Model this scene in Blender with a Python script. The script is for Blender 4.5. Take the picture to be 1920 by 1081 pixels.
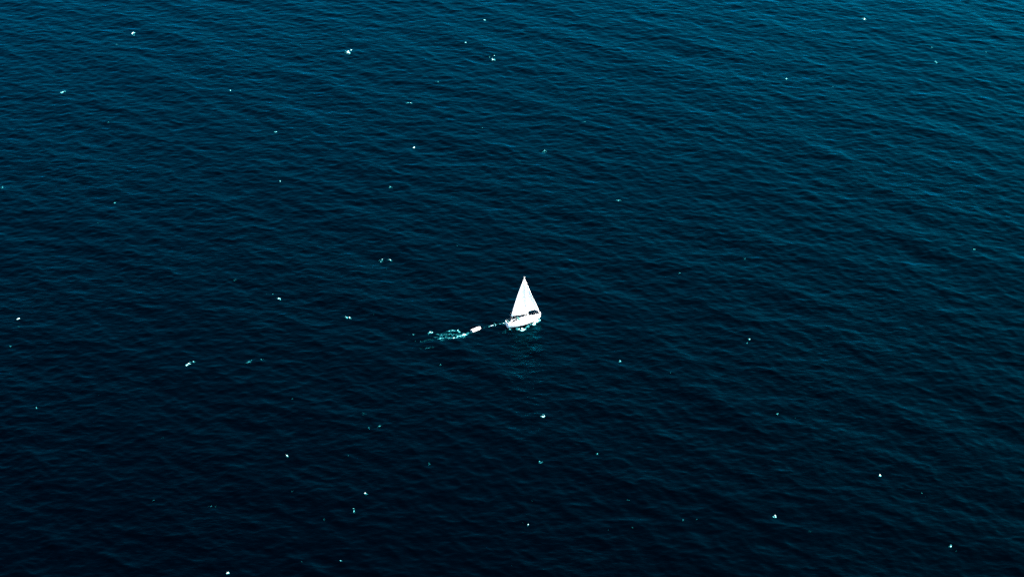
import bpy, bmesh, math
import numpy as np
from mathutils import Vector, Matrix

for o in list(bpy.data.objects):
    bpy.data.objects.remove(o)
scene = bpy.context.scene
COL = scene.collection
rad = math.radians

# ------------------------------------------------------------------ camera, sky, sun, exposure
cam_data = bpy.data.cameras.new("camera")
cam = bpy.data.objects.new("camera", cam_data)
COL.objects.link(cam)
cam.location = (-3.4, -522.0, 280.0)
cam.rotation_euler = (rad(90 - 27.2), 0, 0)
cam_data.sensor_width = 36.0
cam_data.angle = 2 * math.atan(960 / 3850.0)
cam_data.clip_start = 1.0
cam_data.clip_end = 60000.0
scene.camera = cam

SUN_EL, SUN_AZ = 27.0, 81.0          # azimuth clockwise from +Y (the viewing direction)
world = bpy.data.worlds.new("World")
scene.world = world
world.use_nodes = True
wn = world.node_tree
bg = wn.nodes["Background"]
sky = wn.nodes.new("ShaderNodeTexSky")
sky.sky_type = 'NISHITA'
sky.sun_disc = False
sky.sun_elevation = rad(SUN_EL)
sky.sun_rotation = rad(SUN_AZ)
sky.altitude = 0
sky.air_density = 1.0
sky.dust_density = 10.0
sky.ozone_density = 1.5
wn.links.new(sky.outputs[0], bg.inputs[0])
bg.inputs[1].default_value = 0.13

sun_data = bpy.data.lights.new("sun", 'SUN')
sun_data.energy = 5.0
sun_data.angle = rad(0.5)
sun_data.color = (1.0, 0.97, 0.92)
sun = bpy.data.objects.new("sun", sun_data)
COL.objects.link(sun)
sd = Vector((math.sin(rad(SUN_AZ)) * math.cos(rad(SUN_EL)), math.cos(rad(SUN_AZ)) * math.cos(rad(SUN_EL)), math.sin(rad(SUN_EL))))
sun.rotation_euler = sd.to_track_quat('Z', 'Y').to_euler()
sun.location = sd * 300

vs = scene.view_settings
vs.view_transform = 'Standard'
vs.look = 'None'
vs.exposure = 2.35
vs.gamma = 1.0
vs.use_curve_mapping = False
scene.cycles.use_denoising = False
scene.cycles.max_bounces = 6

# ------------------------------------------------------------------ materials
def new_mat(name):
    m = bpy.data.materials.new(name)
    m.use_nodes = True
    nt = m.node_tree
    nt.nodes.clear()
    out = nt.nodes.new("ShaderNodeOutputMaterial")
    return m, nt, out

def N(nt, kind, **kw):
    n = nt.nodes.new(kind)
    for k, v in kw.items():
        setattr(n, k, v)
    return n

def paint(name, col, rough=0.4, metal=0.0, var=0.06, scale=3.0, bump=0.0):
    """plain procedural paint / cloth: base colour with slight uneven wear"""
    m, nt, out = new_mat(name)
    p = N(nt, "ShaderNodeBsdfPrincipled")
    tc = N(nt, "ShaderNodeTexCoord")
    no = N(nt, "ShaderNodeTexNoise")
    no.inputs["Scale"].default_value = scale
    no.inputs["Detail"].default_value = 5
    mr = N(nt, "ShaderNodeMapRange")
    mr.inputs["To Min"].default_value = 1 - var
    mr.inputs["To Max"].default_value = 1 + var
    mx = N(nt, "ShaderNodeMix", data_type='RGBA', blend_type='MULTIPLY')
    mx.inputs[0].default_value = 1.0
    mx.inputs[6].default_value = (*col, 1)
    nt.links.new(tc.outputs["Object"], no.inputs["Vector"])
    nt.links.new(no.outputs["Fac"], mr.inputs["Value"])
    nt.links.new(mr.outputs[0], mx.inputs[7])
    nt.links.new(mx.outputs[2], p.inputs["Base Color"])
    p.inputs["Roughness"].default_value = rough
    p.inputs["Metallic"].default_value = metal
    if bump:
        b = N(nt, "ShaderNodeBump")
        b.inputs["Strength"].default_value = bump
        b.inputs["Distance"].default_value = 0.02
        nt.links.new(no.outputs["Fac"], b.inputs["Height"])
        nt.links.new(b.outputs[0], p.inputs["Normal"])
    nt.links.new(p.outputs[0], out.inputs[0])
    return m

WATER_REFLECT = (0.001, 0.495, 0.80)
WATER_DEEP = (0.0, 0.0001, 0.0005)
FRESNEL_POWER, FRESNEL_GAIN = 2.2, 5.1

def water_material():
    m, nt, out = new_mat("sea_water")
    geo = N(nt, "ShaderNodeNewGeometry")
    mp = N(nt, "ShaderNodeMapping")
    mp.inputs["Rotation"].default_value = (0, 0, rad(15))
    mp.inputs["Scale"].default_value = (0.55, 1.0, 1.0)
    n1 = N(nt, "ShaderNodeTexNoise")
    n1.inputs["Scale"].default_value = 0.9
    n1.inputs["Detail"].default_value = 4
    n1.inputs["Roughness"].default_value = 0.6
    b = N(nt, "ShaderNodeBump")
    b.inputs["Strength"].default_value = 0.55
    b.inputs["Distance"].default_value = 0.22
    nt.links.new(geo.outputs["Position"], mp.inputs["Vector"])
    gust = N(nt, "ShaderNodeTexNoise")          # wind patches roughen the surface unevenly
    gust.inputs["Scale"].default_value = 0.016
    gust.inputs["Detail"].default_value = 3
    nt.links.new(geo.outputs["Position"], gust.inputs["Vector"])
    gm = N(nt, "ShaderNodeMapRange")
    gm.inputs["From Min"].default_value = 0.3
    gm.inputs["From Max"].default_value = 0.7
    gm.inputs["To Min"].default_value = 0.3
    gm.inputs["To Max"].default_value = 0.85
    nt.links.new(gust.outputs["Fac"], gm.inputs["Value"])
    nt.links.new(gm.outputs[0], b.inputs["Strength"])
    nt.links.new(mp.outputs[0], n1.inputs["Vector"])
    nt.links.new(n1.outputs["Fac"], b.inputs["Height"])
    fr = N(nt, "ShaderNodeFresnel")
    fr.inputs["IOR"].default_value = 1.333
    nt.links.new(b.outputs[0], fr.inputs["Normal"])
    pw = N(nt, "ShaderNodeMath", operation='POWER')
    pw.inputs[1].default_value = FRESNEL_POWER
    ml = N(nt, "ShaderNodeMath", operation='MULTIPLY', use_clamp=True)
    ml.inputs[1].default_value = FRESNEL_GAIN
    nt.links.new(fr.outputs[0], pw.inputs[0])
    nt.links.new(pw.outputs[0], ml.inputs[0])
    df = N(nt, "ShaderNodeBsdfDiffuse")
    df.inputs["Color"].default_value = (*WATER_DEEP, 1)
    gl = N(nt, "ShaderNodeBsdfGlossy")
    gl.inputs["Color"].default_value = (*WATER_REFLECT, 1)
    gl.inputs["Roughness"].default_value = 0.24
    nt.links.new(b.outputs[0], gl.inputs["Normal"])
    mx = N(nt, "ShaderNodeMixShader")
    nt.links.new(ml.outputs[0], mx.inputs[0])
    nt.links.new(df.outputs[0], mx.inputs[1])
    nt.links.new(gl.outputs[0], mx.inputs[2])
    nt.links.new(mx.outputs[0], out.inputs[0])
    return m

def foam_material():
    """dense foam is white, thin foam is see-through teal aerated water"""
    m, nt, out = new_mat("sea_foam")
    at = N(nt, "ShaderNodeAttribute", attribute_name="foam")
    geo = N(nt, "ShaderNodeNewGeometry")
    no = N(nt, "ShaderNodeTexNoise")
    no.inputs["Scale"].default_value = 5.0
    no.inputs["Detail"].default_value = 3
    nt.links.new(geo.outputs["Position"], no.inputs["Vector"])
    ad = N(nt, "ShaderNodeMath", operation='ADD')
    sb = N(nt, "ShaderNodeMath", operation='MULTIPLY_ADD')
    sb.inputs[1].default_value = 0.28
    sb.inputs[2].default_value = -0.14
    nt.links.new(no.outputs["Fac"], sb.inputs[0])
    nt.links.new(at.outputs["Fac"], ad.inputs[0])
    nt.links.new(sb.outputs[0], ad.inputs[1])
    cr = N(nt, "ShaderNodeValToRGB")
    e = cr.color_ramp.elements
    e[0].position, e[0].color = 0.25, (0.004, 0.10, 0.13, 1)
    e[1].position, e[1].color = 1.0, (0.85, 0.90, 0.90, 1)
    x = cr.color_ramp.elements.new(0.6)
    x.color = (0.05, 0.36, 0.40, 1)
    nt.links.new(ad.outputs[0], cr.inputs[0])
    al = N(nt, "ShaderNodeMapRange", interpolation_type='SMOOTHSTEP')
    al.inputs["From Min"].default_value = 0.0
    al.inputs["From Max"].default_value = 0.9
    nt.links.new(ad.outputs[0], al.inputs["Value"])
    df = N(nt, "ShaderNodeBsdfDiffuse")
    nt.links.new(cr.outputs[0], df.inputs["Color"])
    tr = N(nt, "ShaderNodeBsdfTransparent")
    mx = N(nt, "ShaderNodeMixShader")
    nt.links.new(al.outputs[0], mx.inputs[0])
    nt.links.new(tr.outputs[0], mx.inputs[1])
    nt.links.new(df.outputs[0], mx.inputs[2])
    nt.links.new(mx.outputs[0], out.inputs[0])
    return m

def sail_material():
    m, nt, out = new_mat("sailcloth")
    tc = N(nt, "ShaderNodeTexCoord")
    no = N(nt, "ShaderNodeTexNoise")
    no.inputs["Scale"].default_value = 0.7
    no.inputs["Detail"].default_value = 4
    nt.links.new(tc.outputs["Object"], no.inputs["Vector"])
    cr = N(nt, "ShaderNodeValToRGB")
    cr.color_ramp.elements[0].color = (0.80, 0.80, 0.79, 1)
    cr.color_ramp.elements[1].color = (0.87, 0.87, 0.86, 1)
    nt.links.new(no.outputs["Fac"], cr.inputs[0])
    df = N(nt, "ShaderNodeBsdfDiffuse")
    tl = N(nt, "ShaderNodeBsdfTranslucent")
    nt.links.new(cr.outputs[0], df.inputs["Color"])
    nt.links.new(cr.outputs[0], tl.inputs["Color"])
    mx = N(nt, "ShaderNodeMixShader")
    mx.inputs[0].default_value = 0.12
    nt.links.new(df.outputs[0], mx.inputs[1])
    nt.links.new(tl.outputs[0], mx.inputs[2])
    nt.links.new(mx.outputs[0], out.inputs[0])
    return m

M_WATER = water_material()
M_FOAM = foam_material()
M_SAIL = sail_material()
M_GEL = paint("white_gelcoat", (0.82, 0.82, 0.80), 0.25, var=0.03)
M_DECK = paint("deck_nonslip", (0.78, 0.78, 0.76), 0.6, var=0.05, scale=8, bump=0.2)
M_ANTI = paint("antifouling", (0.003, 0.005, 0.009), 0.6, var=0.25, scale=2)
M_STRIPE = paint("boot_stripe_paint", (0.004, 0.010, 0.02), 0.35)
M_TEAK = paint("weathered_teak", (0.10, 0.085, 0.07), 0.7, var=0.2, scale=12)
M_DARK = paint("painted_recess_shade", (0.012, 0.022, 0.028), 0.8, var=0.2)  # shade inside the cockpit well, put into the base colour
M_CANVAS = paint("teal_canvas", (0.004, 0.075, 0.072), 0.85, var=0.15, scale=6, bump=0.4)
M_GLASS = paint("tinted_window", (0.008, 0.012, 0.016), 0.08)
M_ALU = paint("anodised_aluminium", (0.72, 0.73, 0.73), 0.35, 0.5, var=0.05)
M_STEEL = paint("stainless_steel", (0.65, 0.66, 0.67), 0.25, 0.9, var=0.05)
M_TUBE = paint("white_hypalon", (0.80, 0.80, 0.79), 0.5, var=0.04)
M_FLOOR = paint("dinghy_floor_paint", (0.70, 0.71, 0.71), 0.6, var=0.08)
M_RUBBER = paint("dark_rubber", (0.02, 0.025, 0.03), 0.6)
M_ROPE = paint("grey_rope", (0.35, 0.36, 0.36), 0.9)

# ------------------------------------------------------------------ object helpers
def link(name, mesh, mat, parent=None, smooth=True):
    o = bpy.data.objects.new(name, mesh)
    COL.objects.link(o)
    if mat:
        mesh.materials.append(mat)
    if parent:
        o.parent = parent
    if smooth and len(mesh.polygons):
        mesh.polygons.foreach_set("use_smooth", np.ones(len(mesh.polygons), bool))
    return o

def from_bm(name, bm, mat, parent=None, smooth=True):
    bmesh.ops.recalc_face_normals(bm, faces=bm.faces)
    me = bpy.data.meshes.new(name)
    bm.to_mesh(me)
    bm.free()
    return link(name, me, mat, parent, smooth)

def tag(o, label=None, cat=None, group=None, kind=None):
    for k, v in (("label", label), ("category", cat), ("group", group), ("kind", kind)):
        if v:
            o[k] = v
    return o

def tube(bm, pts, r, seg=6, closed=False):
    """round bar along a polyline; r is a number or one radius per point"""
    pts = [Vector(p) for p in pts]
    rr = [r] * len(pts) if not hasattr(r, "__len__") else r
    rings = []
    n = len(pts)
    up0 = None
    for i, p in enumerate(pts):
        if closed:
            t = (pts[(i + 1) % n] - pts[i - 1]).normalized()
        else:
            t = (pts[min(i + 1, n - 1)] - pts[max(i - 1, 0)]).normalized()
        ref = Vector((0, 0, 1)) if abs(t.z) < 0.9 else Vector((0, 1, 0))
        if up0 is not None:
            ref = up0
        a = t.cross(ref).normalized()
        b = a.cross(t).normalized()
        up0 = b
        rings.append([bm.verts.new(p + rr[i] * (math.cos(2 * math.pi * k / seg) * a + math.sin(2 * math.pi * k / seg) * b)) for k in range(seg)])
    for i in range(n if closed else n - 1):
        A, B = rings[i], rings[(i + 1) % n]
        for k in range(seg):
            bm.faces.new((A[k], A[(k + 1) % seg], B[(k + 1) % seg], B[k]))
    if not closed:
        bm.faces.new(rings[0][::-1])
        bm.faces.new(rings[-1])

def tube_obj(name, pts, r, mat, parent=None, seg=6, closed=False):
    bm = bmesh.new()
    tube(bm, pts, r, seg, closed)
    return from_bm(name, bm, mat, parent)

def loft(bm, rings, cap=True, closed=True):
    """rings: list of equally long point lists"""
    vv = [[bm.verts.new(p) for p in r] for r in rings]
    n = len(rings[0])
    for A, B in zip(vv, vv[1:]):
        for k in range(n if closed else n - 1):
            bm.faces.new((A[k], A[(k + 1) % n], B[(k + 1) % n], B[k]))
    if cap and closed:
        bm.faces.new(vv[0][::-1])
        bm.faces.new(vv[-1])
    return vv

# ------------------------------------------------------------------ the sea: one sheet, wind waves + swell
NF, LF = 2048, 920.0
rng = np.random.default_rng(11)

def wave_field():
    k1 = 2 * np.pi * np.fft.fftfreq(NF, LF / NF)
    KX, KY = np.meshgrid(k1, k1)          # arrays are [y, x]
    K = np.hypot(KX, KY)
    K[0, 0] = 1e-6
    TH = np.arctan2(KY, KX)
    total = np.zeros((NF, NF), complex)

    def comp(spec, slope):
        nonlocal total
        nz = rng.normal(size=(NF, NF)) + 1j * rng.normal(size=(NF, NF))
        h = nz * np.sqrt(spec)
        h[0, 0] = 0
        rms = np.sqrt(np.sum(np.abs(h) ** 2 * K ** 2) / 2)
        total += h * (slope / rms)

    def dirs(deg, p, iso):
        c = np.abs(np.cos((TH - rad(deg)) ))
        return c ** p + iso
    nyq = np.exp(-(K / 5.2) ** 4)
    # wind sea: crests nearly square to the view, tilted down to the right
    kp = 2 * np.pi / 12.0
    comp(K ** -3.2 * np.exp(-1.25 * (kp / K) ** 2) * dirs(68, 1.0, 0.45) * nyq, 0.099)
    # second wind sea, more oblique
    kp = 2 * np.pi / 15.0
    comp(K ** -4.6 * np.exp(-1.25 * (kp / K) ** 2) * dirs(48, 4, 0.04) * nyq, 0.041)
    # swell
    kp = 2 * np.pi / 30.0
    comp(np.exp(-(np.log(K / kp) / 0.28) ** 2) / K ** 2 * dirs(44, 16, 0.0), 0.018)
    H = np.fft.ifft2(total).real * NF * NF
    DX = np.fft.ifft2(1j * KX / K * total).real * NF * NF
    DY = np.fft.ifft2(1j * KY / K * total).real * NF * NF
    return H.astype(np.float32), DX.astype(np.float32), DY.astype(np.float32)

H_, DX_, DY_ = wave_field()
CHOP = 1.2

def samp(A, x, y):
    u = np.mod(x / LF * NF, NF)
    v = np.mod(y / LF * NF, NF)
    i = np.floor(u).astype(int)
    j = np.floor(v).astype(int)
    fu, fv = u - i, v - j
    i %= NF
    j %= NF
    i2, j2 = (i + 1) % NF, (j + 1) % NF
    return (A[j, i] * (1 - fu) + A[j, i2] * fu) * (1 - fv) + (A[j2, i] * (1 - fu) + A[j2, i2] * fu) * fv

STEP = LF / NF * 1.07
FX0, FX1, FY0, FY1 = -236.0, 230.0, -142.0, 302.0

def axis(a, b):
    core = np.arange(a, b, STEP)
    g = STEP * 1.3 ** np.arange(1, 36)
    return np.concatenate([(core[0] - np.cumsum(g))[::-1], core, core[-1] + np.cumsum(g)])

AX, AY = axis(FX0, FX1), axis(FY0, FY1)

def fade(x, y):
    d = np.maximum.reduce([FX0 - x, x - FX1, FY0 - y, y - FY1, np.zeros_like(x)])
    return np.exp(-(d / 40.0) ** 1.0)

GX, GY = np.meshgrid(AX, AY)
FD = fade(GX, GY)
PX = GX + CHOP * samp(DX_, GX, GY) * FD
PY = GY + CHOP * samp(DY_, GX, GY) * FD
PZ = samp(H_, GX, GY) * FD

def build_sea():
    ny, nx = GX.shape
    co = np.stack([PX, PY, PZ], -1).reshape(-1, 3).astype(np.float32)
    idx = np.arange(nx * ny, dtype=np.int32).reshape(ny, nx)
    q = np.stack([idx[:-1, :-1], idx[:-1, 1:], idx[1:, 1:], idx[1:, :-1]], -1).reshape(-1)
    me = bpy.data.meshes.new("sea")
    nq = len(q) // 4
    me.vertices.add(len(co))
    me.vertices.foreach_set("co", co.ravel())
    me.loops.add(len(q))
    me.loops.foreach_set("vertex_index", q)
    me.polygons.add(nq)
    me.polygons.foreach_set("loop_start", np.arange(0, nq * 4, 4, dtype=np.int32))
    me.polygons.foreach_set("loop_total", np.full(nq, 4, np.int32))
    me.update()
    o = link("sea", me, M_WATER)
    return tag(o, "dark teal open sea covered in short wind waves", "sea", kind="structure")

sea = build_sea()

def grid_interp(A, u, v):
    """bilinear on the fine part of the sea mesh itself"""
    i0 = np.searchsorted(AX, FX0 - 1e-6)
    j0 = np.searchsorted(AY, FY0 - 1e-6)
    a = (u - FX0) / STEP + i0
    b = (v - FY0) / STEP + j0
    i = np.clip(np.floor(a).astype(int), 0, len(AX) - 2)
    j = np.clip(np.floor(b).astype(int), 0, len(AY) - 2)
    fu, fv = a - i, b - j
    return (A[j, i] * (1 - fu) + A[j, i + 1] * fu) * (1 - fv) + (A[j + 1, i] * (1 - fu) + A[j + 1, i + 1] * fu) * fv

def surface(x, y):
    """height of the sea at world x, y"""
    x = np.asarray(x, float)
    y = np.asarray(y, float)
    u, v = x.copy(), y.copy()
    for _ in range(6):
        u -= grid_interp(PX, u, v) - x
        v -= grid_interp(PY, u, v) - y
    return grid_interp(PZ, u, v)

# ------------------------------------------------------------------ foam
LAT = rng.random((257, 257))

def vnoise(x, y):
    i = np.floor(x).astype(int)
    j = np.floor(y).astype(int)
    fx, fy = x - i, y - j
    fx = fx * fx * (3 - 2 * fx)
    fy = fy * fy * (3 - 2 * fy)
    i %= 256
    j %= 256
    return (LAT[j, i] * (1 - fx) + LAT[j, i + 1] * fx) * (1 - fy) + (LAT[j + 1, i] * (1 - fx) + LAT[j + 1, i + 1] * fx) * fy

def fbm(x, y, o=4):
    s, a, t = 0, 0.5, 0
    for q in range(o):
        s = s + a * vnoise(x * 2 ** q + 17.3 * q, y * 2 ** q + 5.1 * q)
        t += a
        a *= 0.55
    return s / t

def clusters(strokes, reach=2.2, pad=0.6):
    boxes = []
    for s in strokes:                      # strokes that touch make one patch
        r = s[2] * reach + pad
        b = [s[0] - r, s[0] + r, s[1] - r, s[1] + r, [s]]
        merged = True
        while merged:
            merged = False
            for c in boxes:
                if b[0] < c[1] and b[1] > c[0] and b[2] < c[3] and b[3] > c[2]:
                    boxes.remove(c)
                    b = [min(b[0], c[0]), max(b[1], c[1]), min(b[2], c[2]), max(b[3], c[3]), b[4] + c[4]]
                    merged = True
                    break
        boxes.append(b)
    return boxes

def foam_mesh(name, strokes, cell=0.11, lacy=0.5, freq=1.3, seed=0.0, thr=0.16, warp=1.0):
    """foam crust on the waves: strokes (x, y, half length, half width, angle, strength, height)"""
    V, Q, D = [], [], []
    base = 0
    for x0, x1, y0, y1, ss in clusters(strokes):
        X, Y = np.meshgrid(np.arange(x0, x1, cell), np.arange(y0, y1, cell))
        wx = X + warp * 0.75 * (fbm(X * 1.9 + seed, Y * 1.9, 3) - 0.5)
        wy = Y + warp * 1.2 * (fbm(X * 1.9 + 31 + seed, Y * 1.9 + 9, 3) - 0.5)
        m = np.zeros_like(X)
        hh = np.zeros_like(X)
        for s in ss:
            a = rad(s[4])
            dx, dy = wx - s[0], wy - s[1]
            p = (dx * math.cos(a) + dy * math.sin(a)) / s[2]
            q = (-dx * math.sin(a) + dy * math.cos(a)) / s[3]
            g = np.exp(-(p * p + q * q) ** 1.3 * 0.7)
            m = np.maximum(m, g * s[5]) + 0.15 * np.minimum(m, g * s[5])
            hh = np.maximum(hh, g * (s[6] if len(s) > 6 else 0.10))
        n1 = fbm(X * freq + seed, Y * freq * 0.8 + seed, 4)
        ridge = 1 - np.abs(2 * fbm(X * freq * 0.7 + 50 + seed, Y * freq * 0.55 + 7, 3) - 1) * 4.5
        lace = np.clip(0.55 * n1 + 0.75 * np.clip(ridge, 0, 1), 0, 1.2)
        d = m * ((1 - lacy) + lacy * 1.5 * lace)
        d = np.clip((d - thr) / 0.72, 0, 1.3)
        keep = np.maximum.reduce([d[:-1, :-1], d[:-1, 1:], d[1:, 1:], d[1:, :-1]]) > 0
        if not keep.any():
            continue
        Z = surface(X, Y) + 0.05 + np.clip(d, 0, 1) * (0.03 + hh * (0.5 + n1)) - 0.05 * (d <= 0)
        idx = np.full(X.shape, -1)
        use = np.zeros(X.shape, bool)
        for a, b in ((slice(None, -1), slice(None, -1)), (slice(None, -1), slice(1, None)), (slice(1, None), slice(1, None)), (slice(1, None), slice(None, -1))):
            use[a, b] |= keep
        idx[use] = np.arange(use.sum()) + base
        V.append(np.stack([X[use], Y[use], Z[use]], -1))
        D.append(d[use])
        Q.append(np.stack([idx[:-1, :-1][keep], idx[:-1, 1:][keep], idx[1:, 1:][keep], idx[1:, :-1][keep]], -1))
        base += use.sum()
    me = bpy.data.meshes.new(name)
    me.from_pydata(np.concatenate(V).tolist(), [], np.concatenate(Q).tolist())
    at = me.attributes.new("foam", 'FLOAT', 'POINT')
    at.data.foreach_set("value", np.concatenate(D).astype(np.float32))
    return link(name, me, M_FOAM)

# positions in metres on the water: x, y, half length, half width, angle in degrees, strength (, height)
WHITECAPS = [
    ([(-152.4,242.5,1.84,0.95,90,1), (-151.8,240.1,0.92,0.32,90,0.7)],
     'upright bright whitecap, nearest the top left corner of the sea'),
    ([(-66.5,220.6,2.07,1.54,102,1), (-65.5,223.5,0.88,0.52,90,0.9)],
     'two-part whitecap near the top edge, left of the middle'),
    ([(-10.5,213.2,1.63,1.24,97,1), (-12.0,216.0,0.87,0.51,90,0.6), (-10.1,217.2,0.87,0.41,90,0.8)],
     "speckled white whitecap near the top edge, straight above the sailboat's mast"),
    ([(-167.8,179.4,1.89,0.94,57,0.8)],
     'thin slanting whitecap near the left edge, in the upper part of the sea'),
    ([(137.5,258.5,1.57,1.20,93,1)],
     'upright drop-shaped whitecap at the top edge towards the right corner'),
    ([(7.6,125.4,1.67,1.18,60,0.75)],
     'dull cyan whitecap halfway between the mast and the top edge'),
    ([(157.5,210.4,1.43,1.12,90,0.7)],
     'flat pale cyan foam patch near the top right corner'),
    ([(-43.5,42.0,1.05,0.79,99,1), (-40.8,42.0,1.11,0.54,-31,0.8), (-41.7,36.1,0.72,0.41,90,0.45)],
     "white whitecap pair just left of the masthead's height, above the wake"),
    ([(-51.1,4.7,1.21,0.80,-30,1)],
     "small white curved whitecap left of the dinghy's wake, at deck height"),
    ([(-93.5,-23.4,1.04,0.72,37,1), (-92.5,-22.2,0.90,0.46,10,1), (-93.7,-24.4,0.60,0.30,90,0.6)],
     'bright winged whitecap, largest in the lower left of the sea'),
    ([(-77.0,-22.5,0.96,0.73,37,1), (-76.4,-21.0,0.63,0.57,112,0.6), (-73.2,-20.7,0.55,0.45,-20,0.8)],
     'broken whitecap right of the bright winged one, lower left of the dinghy'),
    ([(-72.3,16.1,0.76,0.61,-51,1), (-76.2,19.2,0.52,0.32,90,0.6), (-74.3,19.2,0.52,0.32,90,0.6)],
     'row of small foam dots ending in a bright fleck, far left of the mast'),
    ([(-26.6,-4.4,0.95,0.80,95,1), (-27.2,-5.1,0.72,0.42,75,0.6)],
     "compact white whitecap at the far end of the dinghy's foam trail"),
    ([(5.0,-51.8,0.82,0.67,85,1)],
     'small bright three-pointed whitecap straight below the sailboat'),
    ([(-61.3,-71.6,0.62,0.47,101,1)],
     'small oval bright fleck of foam, lower left, alone on dark water'),
    ([(67.3,-50.2,0.55,0.52,85,1), (71.9,-52.1,0.42,0.28,90,0.5)],
     'bright oval foam fleck to the lower right of the sailboat'),
    ([(-39.9,-89.5,0.62,0.54,90,1)],
     'upright bright foam fleck near the bottom, above a column of three dots'),
    ([(-42.4,-96.0,0.36,0.33,90,0.8), (-42.3,-96.9,0.36,0.33,90,0.7), (-42.3,-97.7,0.40,0.36,0,0.8)],
     'column of three small foam dots near the bottom edge, left of middle'),
    ([(61.0,-99.5,0.59,0.54,96,1)],
     'bright oval foam fleck near the bottom edge, right of middle'),
    ([(101.7,-112.2,0.58,0.55,-147,0.9), (102.8,-114.0,0.45,0.32,90,0.6)],
     'slanting foam fleck nearest the bottom right corner'),
    ([(64.1,-8.9,0.63,0.38,90,0.9), (63.3,-10.8,0.47,0.30,90,0.6)],
     'pair of foam dots level with the hull, far right of the bow'),
    ([(89.9,-80.6,0.51,0.48,90,1)],
     'single oval foam fleck in the lower right, below and right of the others'),
    ([(-171.5,95.3,1.49,0.79,90,0.7)],
     'dull cyan foam patch cut by the left edge of the view'),
    ([(-70.1,-123.4,0.54,0.50,-135,1)],
     'bright slanting foam fleck on the bottom edge, left of middle'),
]
FLECKS = [
    (-106.8,181.5,0.80,0.49,90,0.9), (-146.3,151.0,0.73,0.62,86,0.7), (-98.8,143.7,1.10,0.70,-35,0.4), (-86.3,142.8,0.88,0.70,-35,0.8),
    (-80.5,100.0,0.86,0.35,90,0.8), (-41.0,169.5,0.95,0.76,-25,0.9), (-39.9,169.0,0.77,0.39,90,1), (-21.4,231.1,1.20,0.63,90,0.7),
    (-14.3,257.3,0.95,0.75,90,0.8), (-31.1,190.0,1.13,0.72,-58,0.7), (-14.1,146.1,0.66,0.49,0,0.6), (-37.2,129.1,1.16,0.46,90,1),
    (-43.5,95.8,0.71,0.62,-33,0.7), (-0.7,117.2,0.68,0.54,90,0.5), (22.1,151.5,0.89,0.72,35,0.6), (158.9,225.9,1.04,0.78,59,0.6),
    (98.8,193.3,1.09,0.40,90,0.8), (114.8,185.7,0.81,0.30,90,0.6), (178.8,221.2,1.17,0.31,90,0.6), (31.3,85.3,0.80,0.60,-33,0.9),
    (29.0,92.8,0.64,0.35,90,0.4), (-20.5,52.0,0.41,0.38,0,0.5), (-17.2,53.2,0.57,0.33,90,0.6), (-43.5,6.3,0.50,0.39,90,0.5),
    (-86.6,28.3,1.24,0.47,52,0.5), (-146.6,3.4,0.66,0.39,90,1), (-145.3,-1.2,0.69,0.49,0,0.45), (-145.3,-12.7,0.60,0.47,0,0.5),
    (-23.3,-23.4,0.46,0.22,90,0.7), (-31.6,-6.0,0.48,0.30,90,0.8), (-32.8,-6.0,0.32,0.30,90,0.5), (-33.7,-1.2,0.49,0.38,90,0.4),
    (-31.0,-9.8,0.47,0.38,90,0.4), (26.7,-21.3,0.76,0.37,90,0.7), (47.3,32.9,0.54,0.40,90,0.6), (68.0,42.7,0.55,0.43,86,0.8),
    (4.3,-51.8,0.42,0.36,90,0.7), (-42.9,-50.2,1.04,0.69,-19,0.45), (-38.4,-56.8,0.88,0.60,54,0.6), (-41.1,-57.6,0.57,0.52,35,0.5),
    (-45.5,-71.6,0.39,0.21,90,0.7), (-130.8,-47.1,0.43,0.42,0,0.8), (-62.6,-42.3,0.55,0.50,80,0.5), (-94.7,-62.4,0.42,0.40,0,0.5),
    (-102.5,-65.1,0.40,0.21,90,0.4), (-24.6,-75.2,0.39,0.34,90,0.7), (3.8,-74.5,0.82,0.79,107,0.6), (18.6,-70.6,0.55,0.52,0,0.7),
    (99.0,-88.8,0.49,0.20,90,0.5), (99.8,-90.7,0.37,0.20,90,0.4), (41.8,-100.5,0.73,0.30,57,0.6), (38.6,-101.0,0.59,0.39,90,0.5),
    (-49.4,-100.5,0.48,0.26,90,0.8), (-58.5,-88.3,0.60,0.37,0,0.55), (-78.2,-94.8,0.60,0.24,0,0.6), (-76.9,-94.8,0.36,0.33,90,0.7),
    (-92.4,-92.4,0.53,0.47,34,0.4), (0.4,-103.3,0.47,0.26,90,0.9), (-0.7,-102.1,0.26,0.24,0,0.5), (25.8,-104.2,0.52,0.47,0,0.55),
    (25.5,-91.9,0.37,0.33,90,0.5), (1.6,-92.6,0.40,0.37,0,0.4), (-53.2,-119.1,0.25,0.22,0,0.5), (-44.0,-118.4,0.34,0.26,90,0.7),
    (139.8,49.0,0.56,0.50,90,0.6), (68.9,-106.1,0.39,0.23,0,0.5), (-132.4,83.6,0.74,0.64,76,0.6), (-135.1,67.9,0.51,0.40,0,0.7),
    (-167.4,211.5,0.86,0.31,90,0.5), (-156.7,229.4,0.60,0.52,90,0.6), (51.9,266.1,0.65,0.43,90,0.4), (-3.4,-120.6,0.33,0.32,90,0.4),
    (19.9,-105.6,0.26,0.23,0,0.4), (102.5,-107.0,0.26,0.23,0,0.3), (88.1,220.6,0.88,0.31,90,0.6), (117.0,48.3,0.37,0.33,90,0.3),
    (68.6,42.7,0.37,0.33,90,0.4), (95.8,1.1,0.33,0.23,90,0.4), (40.5,-28.6,0.45,0.22,90,0.5), (-63.1,-22.5,0.30,0.22,90,0.3),
    (-115.3,-40.3,0.29,0.29,0,0.4),
]
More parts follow.
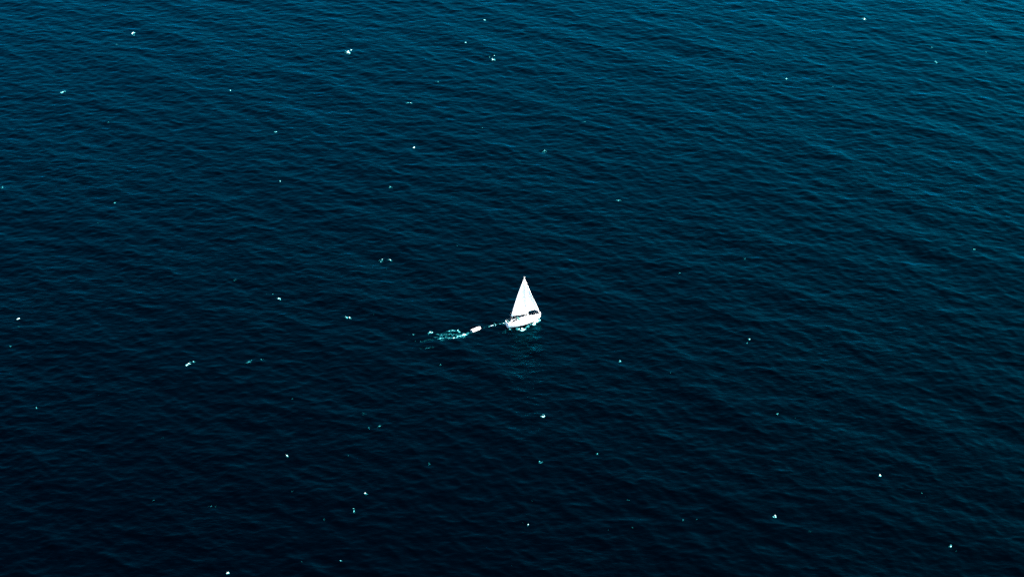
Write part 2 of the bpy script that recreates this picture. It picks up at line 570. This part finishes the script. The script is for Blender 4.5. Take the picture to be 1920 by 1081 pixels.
BOW_STROKES = [
    (3.69,1.57,1.66,0.77,65,1.35,0.3),
    (2.91,-0.22,0.79,0.56,56,1.1,0.15),
    (-0.03,-3.14,0.80,0.72,20,1.1,0.15),
    (-1.71,-2.65,0.64,0.54,88,1,0.12),
    (-0.65,-3.78,0.64,0.48,20,0.8,0.08),
    (1.36,-1.20,0.82,0.46,38,0.7,0.1),
    (0.90,-1.85,0.49,0.46,90,0.7,0.1),
    (2.14,-0.22,0.55,0.47,38,0.6,0.1),
    (-3.86,-2.82,0.79,0.40,16,0.7,0.08),
    (-5.08,-3.46,0.85,0.47,29,0.45,0.05),
    (-5.69,-4.43,0.95,0.80,95,0.42,0.04),
    (-3.25,-3.46,0.95,0.27,60,0.5,0.05),
    (-7.07,-4.75,0.79,0.32,16,0.35,0.03),
]
WAKE_STROKES = [
    (-5.40,1.41,0.68,0.42,56,0.8,0.1),
    (-6.02,0.75,0.60,0.56,30,1,0.1),
    (-6.94,0.43,0.66,0.40,24,0.55,0.05),
    (-8.01,-0.22,0.77,0.63,30,0.75,0.08),
    (-9.24,-0.55,0.81,0.78,88,0.95,0.1),
    (-8.79,0.43,0.81,0.64,20,0.55,0.05),
    (-10.46,-1.36,0.97,0.40,20,0.55,0.05),
    (-11.53,-1.85,0.81,0.32,20,0.4,0.03),
    (-10.32,-0.22,1.09,0.49,10,0.33,0.03),
]
TAIL_STROKES = [
    (-15.17,-4.10,0.94,0.58,51,1.1,0.15),
    (-15.77,-4.75,1.11,0.76,40,1,0.1),
    (-16.97,-6.03,1.62,0.61,37,1,0.1),
    (-18.62,-6.98,1.50,0.62,28,0.8,0.08),
    (-20.58,-7.94,1.57,0.47,16,0.65,0.05),
    (-23.76,-8.26,1.06,0.48,0,0.95,0.08),
    (-21.94,-8.10,0.92,0.32,10,0.6,0.04),
    (-19.77,-3.62,1.09,0.48,-10,1.25,0.15),
    (-21.13,-4.10,0.77,0.48,10,0.8,0.08),
    (-18.38,-4.43,1.36,0.30,-44,0.55,0.04),
    (-17.29,-5.39,0.90,0.31,-37,0.55,0.04),
    (-18.60,-7.94,1.85,0.48,10,0.95,0.08),
    (-19.96,-8.26,0.61,0.48,0,0.95,0.08),
    (-17.39,-7.46,0.67,0.31,29,0.8,0.06),
    (-20.17,-6.03,3.52,1.58,20,0.4,0.03),
    (-22.89,-6.67,2.29,1.60,0,0.36,0.03),
    (-24.45,-5.71,1.52,0.93,29,0.36,0.03),
    (-22.03,-5.07,1.15,1.04,75,0.38,0.03),
    (-23.41,-9.84,1.07,0.75,37,0.42,0.03),
    (-25.30,-7.62,0.96,0.63,20,0.36,0.02),
    (-26.76,-9.21,1.59,0.78,20,0.3,0.02),
    (-21.60,-9.21,1.23,0.47,10,0.3,0.02),
    (-29.15,-10.15,1.68,0.46,29,0.26,0.02),
    (-27.50,-13.92,2.29,0.47,10,0.27,0.02),
    (-24.51,-13.29,1.53,0.47,10,0.25,0.02),
]


# ------------------------------------------------------------------ sailing yacht
HEAD, HEEL, TRIM = 22.0, 13.0, 3.8
yz = float(np.mean(surface(np.linspace(-4, 4, 9), np.linspace(-1.6, 1.6, 9))))
yacht = bpy.data.objects.new("sailing_yacht", None)
COL.objects.link(yacht)
yacht.location = (0.2, 0.0, yz + 0.12)
yacht.rotation_euler = (-rad(HEEL), -rad(TRIM), rad(HEAD))
tag(yacht, "white single-masted sailing yacht heeling under mainsail and jib", "sailboat")

LB = 5.25
def half_beam(x):
    t = (x + LB) / (2 * LB)                # 0 stern .. 1 bow
    if t < 0.42:
        return 1.72 - 0.42 * ((0.42 - t) / 0.42) ** 2
    return max(0.02, 1.72 * (1 - ((t - 0.42) / 0.58) ** 2.3))
def sheer(x):
    t = (x + LB) / (2 * LB)
    z = 1.50 + 0.14 * max(0, (t - 0.35) / 0.65) ** 1.6 - 0.04 * max(0, (0.3 - t) / 0.3)
    return z - 0.42 * math.exp(-((x + 4.05) / 0.42) ** 4)
def keel(x):
    t = (x + LB) / (2 * LB)
    if t < 0.45:
        return -0.62 + 0.70 * ((0.45 - t) / 0.45) ** 1.8
    if t < 0.9:
        return -0.62 + 0.72 * ((t - 0.45) / 0.45) ** 2.2
    return 0.10 + 1.1 * ((t - 0.9) / 0.1) ** 1.1
def yhull(x, z):
    zs, zk = 1.45, keel(x)
    u = min(1, max(0, (z - zk) / (max(zs, zk + 0.25) - zk)))
    return half_beam(x) * min(1.02, (1 - (1 - u) ** 2.6) ** 0.55)

XS = [-LB + 2 * LB * (i / 48.0) for i in range(49)]
def skin(z_lo, z_hi, rows, name, mat, parent, off=0.0):
    bm = bmesh.new()
    for side in (1, -1):
        prev = None
        for x in XS:
            lo, hi = z_lo(x), z_hi(x)
            lo = max(lo, keel(x))
            hi = max(hi, lo + 0.002)
            ring = []
            for r in range(rows + 1):
                z = lo + (hi - lo) * r / rows
                ring.append(bm.verts.new((x, side * (yhull(x, z) + off), z)))
            if prev:
                for r in range(rows):
                    bm.faces.new((prev[r], prev[r + 1], ring[r + 1], ring[r]))
            prev = ring
    bmesh.ops.remove_doubles(bm, verts=bm.verts, dist=0.003)
    return from_bm(name, bm, mat, parent)

def boot(x):
    return 0.10 + 0.78 * max(0.0, (x + 2.5) / (LB + 2.5)) ** 1.8
hull = skin(boot, sheer, 10, "hull", M_GEL, yacht)
skin(keel, lambda x: boot(x) - 0.10, 8, "antifouling", M_ANTI, hull)
skin(lambda x: boot(x) - 0.10, boot, 2, "boot_stripe", M_STRIPE, hull)
# transom
bm = bmesh.new()
x = -LB
zz = [keel(x) + (sheer(x) - keel(x)) * r / 10 for r in range(11)]
L_ = [bm.verts.new((x, yhull(x, z), z)) for z in zz]
R_ = [bm.verts.new((x, -yhull(x, z), z)) for z in zz]
for r in range(10):
    bm.faces.new((L_[r], L_[r + 1], R_[r + 1], R_[r]))
from_bm("transom", bm, M_GEL, yacht)
# toe rail along both sheers
for side in (1, -1):
    tube_obj("toe_rail", [(x, side * (half_beam(x) - 0.02), sheer(x) + 0.03) for x in XS[1:]], 0.035, M_GEL, yacht, 5)

# deck with an open cockpit well
CK0, CK1, CKW = -4.55, -1.95, 0.78
bm = bmesh.new()
for x0, x1 in zip(XS, XS[1:]):
    def zc(x, y):
        return sheer(x) - 0.02 + 0.07 * (1 - min(1, abs(y) / max(0.3, half_beam(x))) ** 2)
    inck = x0 >= CK0 - 0.01 and x1 <= CK1 + 0.01
    for side in (1, -1):
        ys0 = CKW if inck else 0.0
        n = 5
        for k in range(n):
            p = []
            for xx, f in ((x0, k / n), (x0, (k + 1) / n), (x1, (k + 1) / n), (x1, k / n)):
                hb = half_beam(xx) - 0.01
                a = min(ys0, hb)
                yy = a + (hb - a) * f
                p.append(bm.verts.new((xx, side * yy, zc(xx, yy))))
            bm.faces.new(p)
bmesh.ops.remove_doubles(bm, verts=bm.verts, dist=0.002)
deck = from_bm("deck", bm, M_DECK, yacht)

def slab(name, x0, x1, y0, y1, z0, z1, mat, parent, bev=0.03):
    bm = bmesh.new()
    bmesh.ops.create_cube(bm, size=1)
    for v in bm.verts:
        v.co = Vector(((x0 + x1) / 2 + v.co.x * (x1 - x0), (y0 + y1) / 2 + v.co.y * (y1 - y0), (z0 + z1) / 2 + v.co.z * (z1 - z0)))
    if bev:
        bmesh.ops.bevel(bm, geom=list(bm.edges), offset=bev, segments=2, affect='EDGES')
    return from_bm(name, bm, mat, parent, smooth=False)

# cockpit well
bm = bmesh.new()
pts = [(CK0, -CKW), (CK1, -CKW), (CK1, CKW), (CK0, CKW)]
lo = [bm.verts.new((a, b, 0.38)) for a, b in pts]
hi = [bm.verts.new((a, b, 1.10 if i in (0, 3) else 1.50)) for i, (a, b) in enumerate(pts)]
bm.faces.new(lo)
for i in range(4):
    bm.faces.new((lo[i], lo[(i + 1) % 4], hi[(i + 1) % 4], hi[i]))
cockpit = from_bm("cockpit_well", bm, M_DARK, yacht, smooth=False)
for side in (1, -1):
    slab("bench", CK0 + 0.7, CK1 - 0.05, side * 0.36 if side > 0 else -0.76, 0.76 if side > 0 else -0.36, 0.42, 0.74, M_TEAK, cockpit)
    # coaming, rising forward
    bm = bmesh.new()
    rings = []
    for i in range(9):
        x = -3.62 + i * (1.75 / 8)
        h = 0.10 + 0.22 * (i / 8)
        y = CKW + 0.14
        zb = sheer(x) - 0.02
        rings.append([(x, side * (y - 0.12), zb), (x, side * (y - 0.09), zb + h), (x, side * (y + 0.08), zb + h), (x, side * (y + 0.16), zb)])
    loft(bm, rings)
    from_bm("coaming", bm, M_GEL, yacht, smooth=False)
# raised stern quarters
for side in (1, -1):
    slab("stern_seat", -5.18, -4.62, side * 0.55 if side > 0 else -1.2, 1.2 if side > 0 else -0.55, 1.05, 1.62, M_GEL, yacht, 0.06)

# coachroof
def roof_w(x):
    t = (x + 1.95) / 4.7
    return 1.02 - 0.50 * t ** 1.8
def roof_h(x):
    t = (x + 1.95) / 4.7
    return 0.34 * (1 - t ** 2.4) + 0.03
bm = bmesh.new()
rings = []
for i in range(17):
    x = -1.95 + 4.7 * i / 16
    w, h, zb = roof_w(x), roof_h(x), sheer(x) + 0.0
    rings.append([(x, -w, zb), (x, -w * 0.95, zb + h * 0.75), (x, -w * 0.82, zb + h * 0.97), (x, 0, zb + h + 0.06),
                  (x, w * 0.82, zb + h * 0.97), (x, w * 0.95, zb + h * 0.75), (x, w, zb)])
loft(bm, rings)
roof = from_bm("coachroof", bm, M_GEL, yacht, smooth=False)
for side in (1, -1):
    for x0, x1 in ((-1.5, -0.5), (-0.3, 0.5), (0.75, 1.35)):
        bm = bmesh.new()
        q = []
        for xx, f in ((x0, 0.22), (x1, 0.22), (x1 - 0.08, 0.66), (x0 + 0.05, 0.66)):
            y = roof_w(xx) * (1 - 0.05 * f / 0.75) + 0.006
            q.append(bm.verts.new((xx, side * y, sheer(xx) + roof_h(xx) * f)))
        bm.faces.new(q)
        bmesh.ops.extrude_face_region(bm, geom=list(bm.faces))
        for v in list(bm.verts)[4:]:
            v.co.y += side * 0.012
        from_bm("cabin_window", bm, M_GLASS, roof, smooth=False)
slab("hatch", 1.55, 2.05, -0.25, 0.25, sheer(1.8) + roof_h(1.8) - 0.02, sheer(1.8) + roof_h(1.8) + 0.08, M_GLASS, roof, 0.02)
slab("companionway_slide", -1.9, -1.2, -0.35, 0.35, sheer(-1.5) + roof_h(-1.5) + 0.02, sheer(-1.5) + roof_h(-1.5) + 0.11, M_GEL, roof, 0.02)
slab("foredeck_hatch", 3.0, 3.45, -0.22, 0.22, sheer(3.2) + 0.02, sheer(3.2) + 0.09, M_GLASS, deck, 0.02)

# sprayhood: teal canvas arch over the companionway
bm = bmesh.new()
rings = []
for i, (x, hgt, w) in enumerate(((-2.25, 0.88, 0.98), (-1.95, 0.95, 1.0), (-1.55, 0.80, 1.0), (-1.2, 0.47, 0.94))):
    rings.append([(x, w * math.cos(math.pi * k / 12), sheer(x) + 0.12 + (hgt - 0.05) * math.sin(math.pi * k / 12) ** 0.6) for k in range(13)])
loft(bm, rings, cap=False, closed=False)
hood = from_bm("sprayhood", bm, M_CANVAS, yacht)
sm = hood.modifiers.new("thickness", 'SOLIDIFY')
sm.thickness = 0.02
tube_obj("sprayhood_bow", [(-2.26, 1.0 * math.cos(math.pi * k / 12), sheer(-2.25) + 0.12 + 0.85 * math.sin(math.pi * k / 12) ** 0.6) for k in range(13)], 0.02, M_STEEL, hood)

# mast, spreaders, boom
MX, RAKE = 1.35, rad(-3.4)
ZD = sheer(MX) + roof_h(MX) + 0.05
MH = 13.3                                   # masthead above the waterline
def mastp(z):
    return Vector((MX - math.tan(RAKE) * (z - ZD), 0, z))
bm = bmesh.new()
rings = []
for i in range(9):
    z = ZD - 0.05 + (MH - ZD + 0.05) * i / 8
    c = mastp(z)
    s = 1 - 0.3 * i / 8
    rings.append([(c.x + 0.11 * s * math.cos(2 * math.pi * k / 12), 0.075 * s * math.sin(2 * math.pi * k / 12), z) for k in range(12)])
loft(bm, rings)
mast = from_bm("mast", bm, M_GEL, yacht)
for zf in (0.40, 0.70):
    z = ZD + (MH - ZD) * zf
    for side in (1, -1):
        c = mastp(z)
        tube_obj("spreader", [c, (c.x - 0.12, side * (0.95 - 0.35 * zf), z + 0.05)], 0.03, M_ALU, mast)
tube_obj("masthead_antenna", [mastp(MH), mastp(MH) + Vector((-0.05, 0, 0.5))], 0.035, M_GEL, mast, 5)
tube_obj("wind_vane", [mastp(MH) + Vector((-0.25, 0, 0.22)), mastp(MH) + Vector((0.35, 0, 0.22))], 0.018, M_ALU, mast, 5)
BOOM_Z = ZD + 1.12
BOOM_ANG = rad(4)
GN = mastp(BOOM_Z) + Vector((-0.12, 0, 0))
BL = 4.9
BE = GN + Vector((-BL * math.cos(BOOM_ANG), BL * math.sin(BOOM_ANG), 0.10))
boom = tube_obj("boom", [GN, GN.lerp(BE, 0.5), BE], [0.075, 0.085, 0.07], M_GEL, yacht, 8)
tube_obj("mainsheet", [GN.lerp(BE, 0.92), (-3.85, 0.0, 0.62)], 0.015, M_ROPE, yacht, 5)
tube_obj("kicker", [GN.lerp(BE, 0.28), mastp(ZD + 0.05)], 0.025, M_ALU, yacht, 5)

def sail_surface(name, edge_a, edge_b, nu, nv, camber, parent):
    """edge_a(v), edge_b(v): luff and leech points from foot (v=0) to head (v=1)"""
    bm = bmesh.new()
    g = []
    for j in range(nv + 1):
        v = j / nv
        a, b = Vector(edge_a(v)), Vector(edge_b(v))
        chord = b - a
        row = []
        for i in range(nu + 1):
            u = i / nu
            p = a + chord * u
            p.y += camber * chord.length * (math.sin(math.pi * u ** 0.75)) * (0.35 + 0.65 * math.sin(math.pi * min(1, 0.12 + v * 0.9)))
            p.y += 0.012 * math.sin(9 * v + 5 * u)
            row.append(bm.verts.new(p))
        g.append(row)
    for j in range(nv):
        for i in range(nu):
            bm.faces.new((g[j][i], g[j][i + 1], g[j + 1][i + 1], g[j + 1][i]))
    o = from_bm(name, bm, M_SAIL, parent)
    s = o.modifiers.new("thickness", 'SOLIDIFY')
    s.thickness = 0.012
    return o

HEADP = mastp(MH - 0.18)
TACKM = GN + Vector((-0.02, 0, 0.12))
CLEWM = BE + Vector((0.05, 0, 0.12))
def main_luff(v):
    p = mastp(TACKM.z + (HEADP.z - TACKM.z) * v)
    return (p.x - 0.10, p.y, p.z)
def main_leech(v):
    p = CLEWM.lerp(HEADP + Vector((-0.22, 0.0, 0)), v)
    roach = 0.08 * math.sin(math.pi * v)
    return (p.x - roach, p.y + 0.3 * math.sin(math.pi * v), p.z)
mainsail = sail_surface("mainsail", main_luff, main_leech, 14, 26, 0.05, yacht)
for v in (0.2, 0.4, 0.6, 0.8):
    a, b = Vector(main_luff(v)), Vector(main_leech(v))
    pts = []
    for i in range(8):
        u = 0.45 + 0.54 * i / 7
        p = a + (b - a) * u
        p.y += 0.05 * (b - a).length * math.sin(math.pi * u ** 0.75) * (0.35 + 0.65 * math.sin(math.pi * min(1, 0.12 + v * 0.9))) + 0.012 * math.sin(9 * v + 5 * u)
        pts.append(p)
    tube_obj("batten", pts, 0.018, M_SAIL, mainsail, 5)

TACKJ = Vector((LB - 0.18, 0, sheer(LB - 0.2) + 0.22))
HEADJ = mastp(MH - 0.35) + Vector((0.14, 0, 0))
CLEWJ = Vector((0.45, 0.60, ZD + 1.25))
def jib_luff(v):
    return TACKJ.lerp(HEADJ, v)
def jib_leech(v):
    p = CLEWJ.lerp(HEADJ + Vector((-0.12, 0, -0.02)), v)
    return (p.x + 0.20 * math.sin(math.pi * v), p.y + 0.25 * math.sin(math.pi * v), p.z)
def foot_lift(o):
    # the foot of the jib is cut in a hollow curve that clears the rail
    for vtx in o.data.vertices:
        c = vtx.co
        u = min(1, max(0, (TACKJ.x - c.x) / (TACKJ.x - CLEWJ.x)))
        w = max(0.0, 1 - (c.z - TACKJ.z) / 5.0)
        c.z += 1.0 * math.sin(math.pi * u ** 0.6) * w
jib = sail_surface("jib", jib_luff, jib_leech, 14, 26, 0.04, yacht)
foot_lift(jib)
tube_obj("jib_sheet", [CLEWJ, (-1.6, 1.15, sheer(-1.6) + 0.15)], 0.014, M_ROPE, yacht, 5)

# standing rigging
MT = mastp(MH - 0.1)
tube_obj("forestay", [(LB - 0.12, 0, sheer(LB - 0.1)), MT], 0.02, M_STEEL, yacht, 5)
tube_obj("backstay", [(-LB + 0.05, 0, sheer(-LB)), MT], 0.008, M_STEEL, yacht, 5)
for side in (1, -1):
    sp1 = mastp(ZD + (MH - ZD) * 0.40) + Vector((-0.12, side * 0.81, 0.05))
    sp2 = mastp(ZD + (MH - ZD) * 0.70) + Vector((-0.12, side * 0.705, 0.05))
    tube_obj("shroud", [(MX - 0.25, side * (half_beam(MX) - 0.08), sheer(MX)), sp1, sp2, MT], 0.008, M_STEEL, yacht, 5)

# pulpit, pushpit, stanchions and guard wires
def rail(name, pts, legs, parent):
    bm = bmesh.new()
    tube(bm, pts, 0.018, 6)
    for a, b in legs:
        tube(bm, [a, b], 0.016, 6)
    return from_bm(name, bm, M_STEEL, parent)
zb = sheer(4.9)
rail("pulpit", [(4.0, -0.62, zb + 0.55), (4.9, -0.35, zb + 0.62), (5.45, -0.12, zb + 0.64), (5.5, 0, zb + 0.64), (5.45, 0.12, zb + 0.64), (4.9, 0.35, zb + 0.62), (4.0, 0.62, zb + 0.55)],
     [((4.0, s * 0.62, zb + 0.55), (4.0, s * 0.60, sheer(4.0))) for s in (1, -1)] + [((4.95, s * 0.33, zb + 0.62), (4.85, s * 0.22, zb)) for s in (1, -1)], yacht)
slab("bow_roller", 5.05, 5.62, -0.07, 0.07, sheer(5.2) - 0.02, sheer(5.2) + 0.10, M_STEEL, yacht, 0.02)
rail("pushpit", [(-4.55, -1.2, 2.03), (-5.1, -1.1, 2.05), (-5.2, -0.6, 2.05), (-5.2, 0.6, 2.05), (-5.1, 1.1, 2.05), (-4.55, 1.2, 2.03)],
     [((-4.6, s * 1.19, 2.03), (-4.6, s * 1.19, 1.0)) for s in (1, -1)] + [((-5.15, s * 0.8, 2.05), (-5.15, s * 0.8, 1.2)) for s in (1, -1)], yacht)
for side in (1, -1):
    for x in (-3.2, -1.6, 0.0, 1.5, 2.9):
        y = side * (half_beam(x) - 0.06)
        tube_obj("stanchion", [(x, y, sheer(x)), (x, y, sheer(x) + 0.6)], 0.014, M_STEEL, yacht, 5)
    wp = [(-4.55, side * 1.2, 2.03)] + [(x, side * (half_beam(x) - 0.06), sheer(x) + 0.6) for x in (-3.2, -1.6, 0.0, 1.5, 2.9)] + [(4.0, side * 0.62, zb + 0.55)]
    tube_obj("guard_wire", wp, 0.006, M_STEEL, yacht, 4)

# steering pedestal with wheel, canvas bundle on the stern rail
slab("steering_pedestal", -3.98, -3.55, -0.28, 0.28, 0.45, 1.62, M_GEL, yacht, 0.08)
bm = bmesh.new()
ring = [(-4.05, 0.42 * math.cos(2 * math.pi * k / 20), 1.2 + 0.42 * math.sin(2 * math.pi * k / 20)) for k in range(20)]
tube(bm, ring, 0.02, 6, closed=True)
for k in range(5):
    a = 2 * math.pi * k / 5
    tube(bm, [(-4.03, 0, 1.2), (-4.05, 0.41 * math.cos(a), 1.2 + 0.41 * math.sin(a))], 0.012, 5)
from_bm("steering_wheel", bm, M_STEEL, yacht)
slab("instrument_pod", -3.92, -3.45, -0.36, 0.36, 1.60, 1.92, M_GEL, yacht, 0.08)
bm = bmesh.new()
rings = []
for i in range(11):
    t = i / 10
    y = -0.95 + 1.5 * t
    r = 0.27 * (0.75 + 0.25 * math.sin(math.pi * t)) * (1 + 0.12 * math.sin(5 * t * 3.1))
    rings.append([(-4.95 + r * 1.2 * math.cos(2 * math.pi * k / 12), y, 1.88 + r * math.sin(2 * math.pi * k / 12)) for k in range(12)])
loft(bm, rings)
from_bm("canvas_bundle", bm, M_CANVAS, yacht)
slab("rudder_blade", -4.95, -4.5, -0.03, 0.03, -1.3, 0.2, M_ANTI, yacht, 0.02)

# ------------------------------------------------------------------ towed dinghy
DXY = (-13.72, -3.15)
dz = float(np.mean(surface(np.array([-14.5, -13.7, -13.0]), np.array([-3.9, -3.1, -2.4]))))
dinghy = bpy.data.objects.new("inflatable_dinghy", None)
COL.objects.link(dinghy)
dinghy.location = (DXY[0], DXY[1], dz + 0.06)
dinghy.rotation_euler = (0, -rad(6), rad(33))
dinghy.scale = (0.84, 0.84, 0.84)
tag(dinghy, "small white inflatable dinghy following in the yacht's wake", "dinghy")
TR = 0.24
half = []
for i in range(13):
    t = i / 12
    if t < 0.55:
        half.append((-1.65 + 2.2 * t / 0.55, 0.58, TR * 0.9))
    else:
        a = (t - 0.55) / 0.45 * math.pi / 2
        half.append((0.55 + 0.95 * math.sin(a), 0.58 * math.cos(a) ** 0.8, TR * 0.9 + 0.20 * (1 - math.cos(a))))
path = [(x, -y, z) for x, y, z in half[:-1]] + [(1.50, 0, half[-1][2])] + [(x, y, z) for x, y, z in half[:-1]][::-1]
rr = [TR * 0.35] + [TR] * (len(path) - 2) + [TR * 0.35]
path = [(-1.9, -0.58, TR * 0.9)] + path + [(-1.9, 0.58, TR * 0.9)]
rr = [TR * 0.3, TR * 0.85] + [TR] * (len(path) - 4) + [TR * 0.85, TR * 0.3]
tube_obj("tube", path, rr, M_TUBE, dinghy, 12)
bm = bmesh.new()
fv = [bm.verts.new((x, y, 0.14)) for x, y in [(-1.5, -0.5), (0.55, -0.5), (1.0, -0.38), (1.35, 0), (1.0, 0.38), (0.55, 0.5), (-1.5, 0.5)]]
f = bm.faces.new(fv)
r_ = bmesh.ops.extrude_face_region(bm, geom=[f])
for v in [e for e in r_["geom"] if isinstance(e, bmesh.types.BMVert)]:
    v.co.z += 0.10
from_bm("floor", bm, M_FLOOR, dinghy, smooth=False)
slab("transom_board", -1.56, -1.50, -0.5, 0.5, 0.02, 0.52, M_RUBBER, dinghy, 0.01)
slab("thwart", -0.45, -0.15, -0.5, 0.5, 0.36, 0.41, M_FLOOR, dinghy, 0.015)
for s in (1, -1):
    tube_obj("grab_line", [(-1.2 + 0.25 * i, s * (0.58 + TR), TR * 0.9 + 0.03 * (i % 2)) for i in range(8)], 0.015, M_ROPE, dinghy, 5)

# ------------------------------------------------------------------ foam of the wake, the whitecaps and the small flecks
o = foam_mesh("bow_wave_foam", [(*s[:5], s[5] * 0.78, s[6]) for s in BOW_STROKES], 0.08, 0.6, 1.7, 3.0, warp=0.7)
tag(o, "white broken foam along the yacht's near side under the hull", "foam", kind="stuff")
o = foam_mesh("stern_wake_foam", [(*s[:5], s[5] * 0.72, s[6]) for s in WAKE_STROKES], 0.08, 0.7, 1.3, 8.0, warp=0.5)
tag(o, "thin curling cyan foam between the yacht's stern and the dinghy", "foam", kind="stuff")
o = foam_mesh("dinghy_wake_foam", [(*s[:5], s[5] * (0.57 if s[5] > 0.6 else 0.84 if s[5] > 0.32 else 1.1), s[6]) for s in TAIL_STROKES], 0.08, 0.62, 1.1, 21.0, warp=0.5)
tag(o, "lacy cyan and white foam trail behind the dinghy", "foam", kind="stuff")
for i, (st, lab) in enumerate(WHITECAPS):
    cap = None
    for c in clusters([(s[0], s[1], s[2] * 0.9, s[3] * 0.68, s[4], s[5] * 0.70, 0.12) for s in st], 1.0, 0.1):
        o = foam_mesh("foam_piece" if cap else "whitecap", c[4], 0.09, 0.7, 1.7, 40.0 + 3.7 * i)
        org = Vector((c[4][0][0], c[4][0][1], 0.0))
        o.data.transform(Matrix.Translation(-org))
        o.location = org
        if cap is None:
            cap = tag(o, lab, "whitecap", "larger whitecaps scattered on the open sea")
        else:
            o.parent = cap
            o.location = org - cap.location
o = foam_mesh("foam_flecks", [(s[0], s[1], s[2] * 0.85, s[3] * 0.8, s[4], s[5] * 0.74, 0.05) for s in FLECKS], 0.09, 0.6, 1.7, 90.0)
tag(o, "tiny scattered foam flecks all over the sea", "foam", kind="stuff")
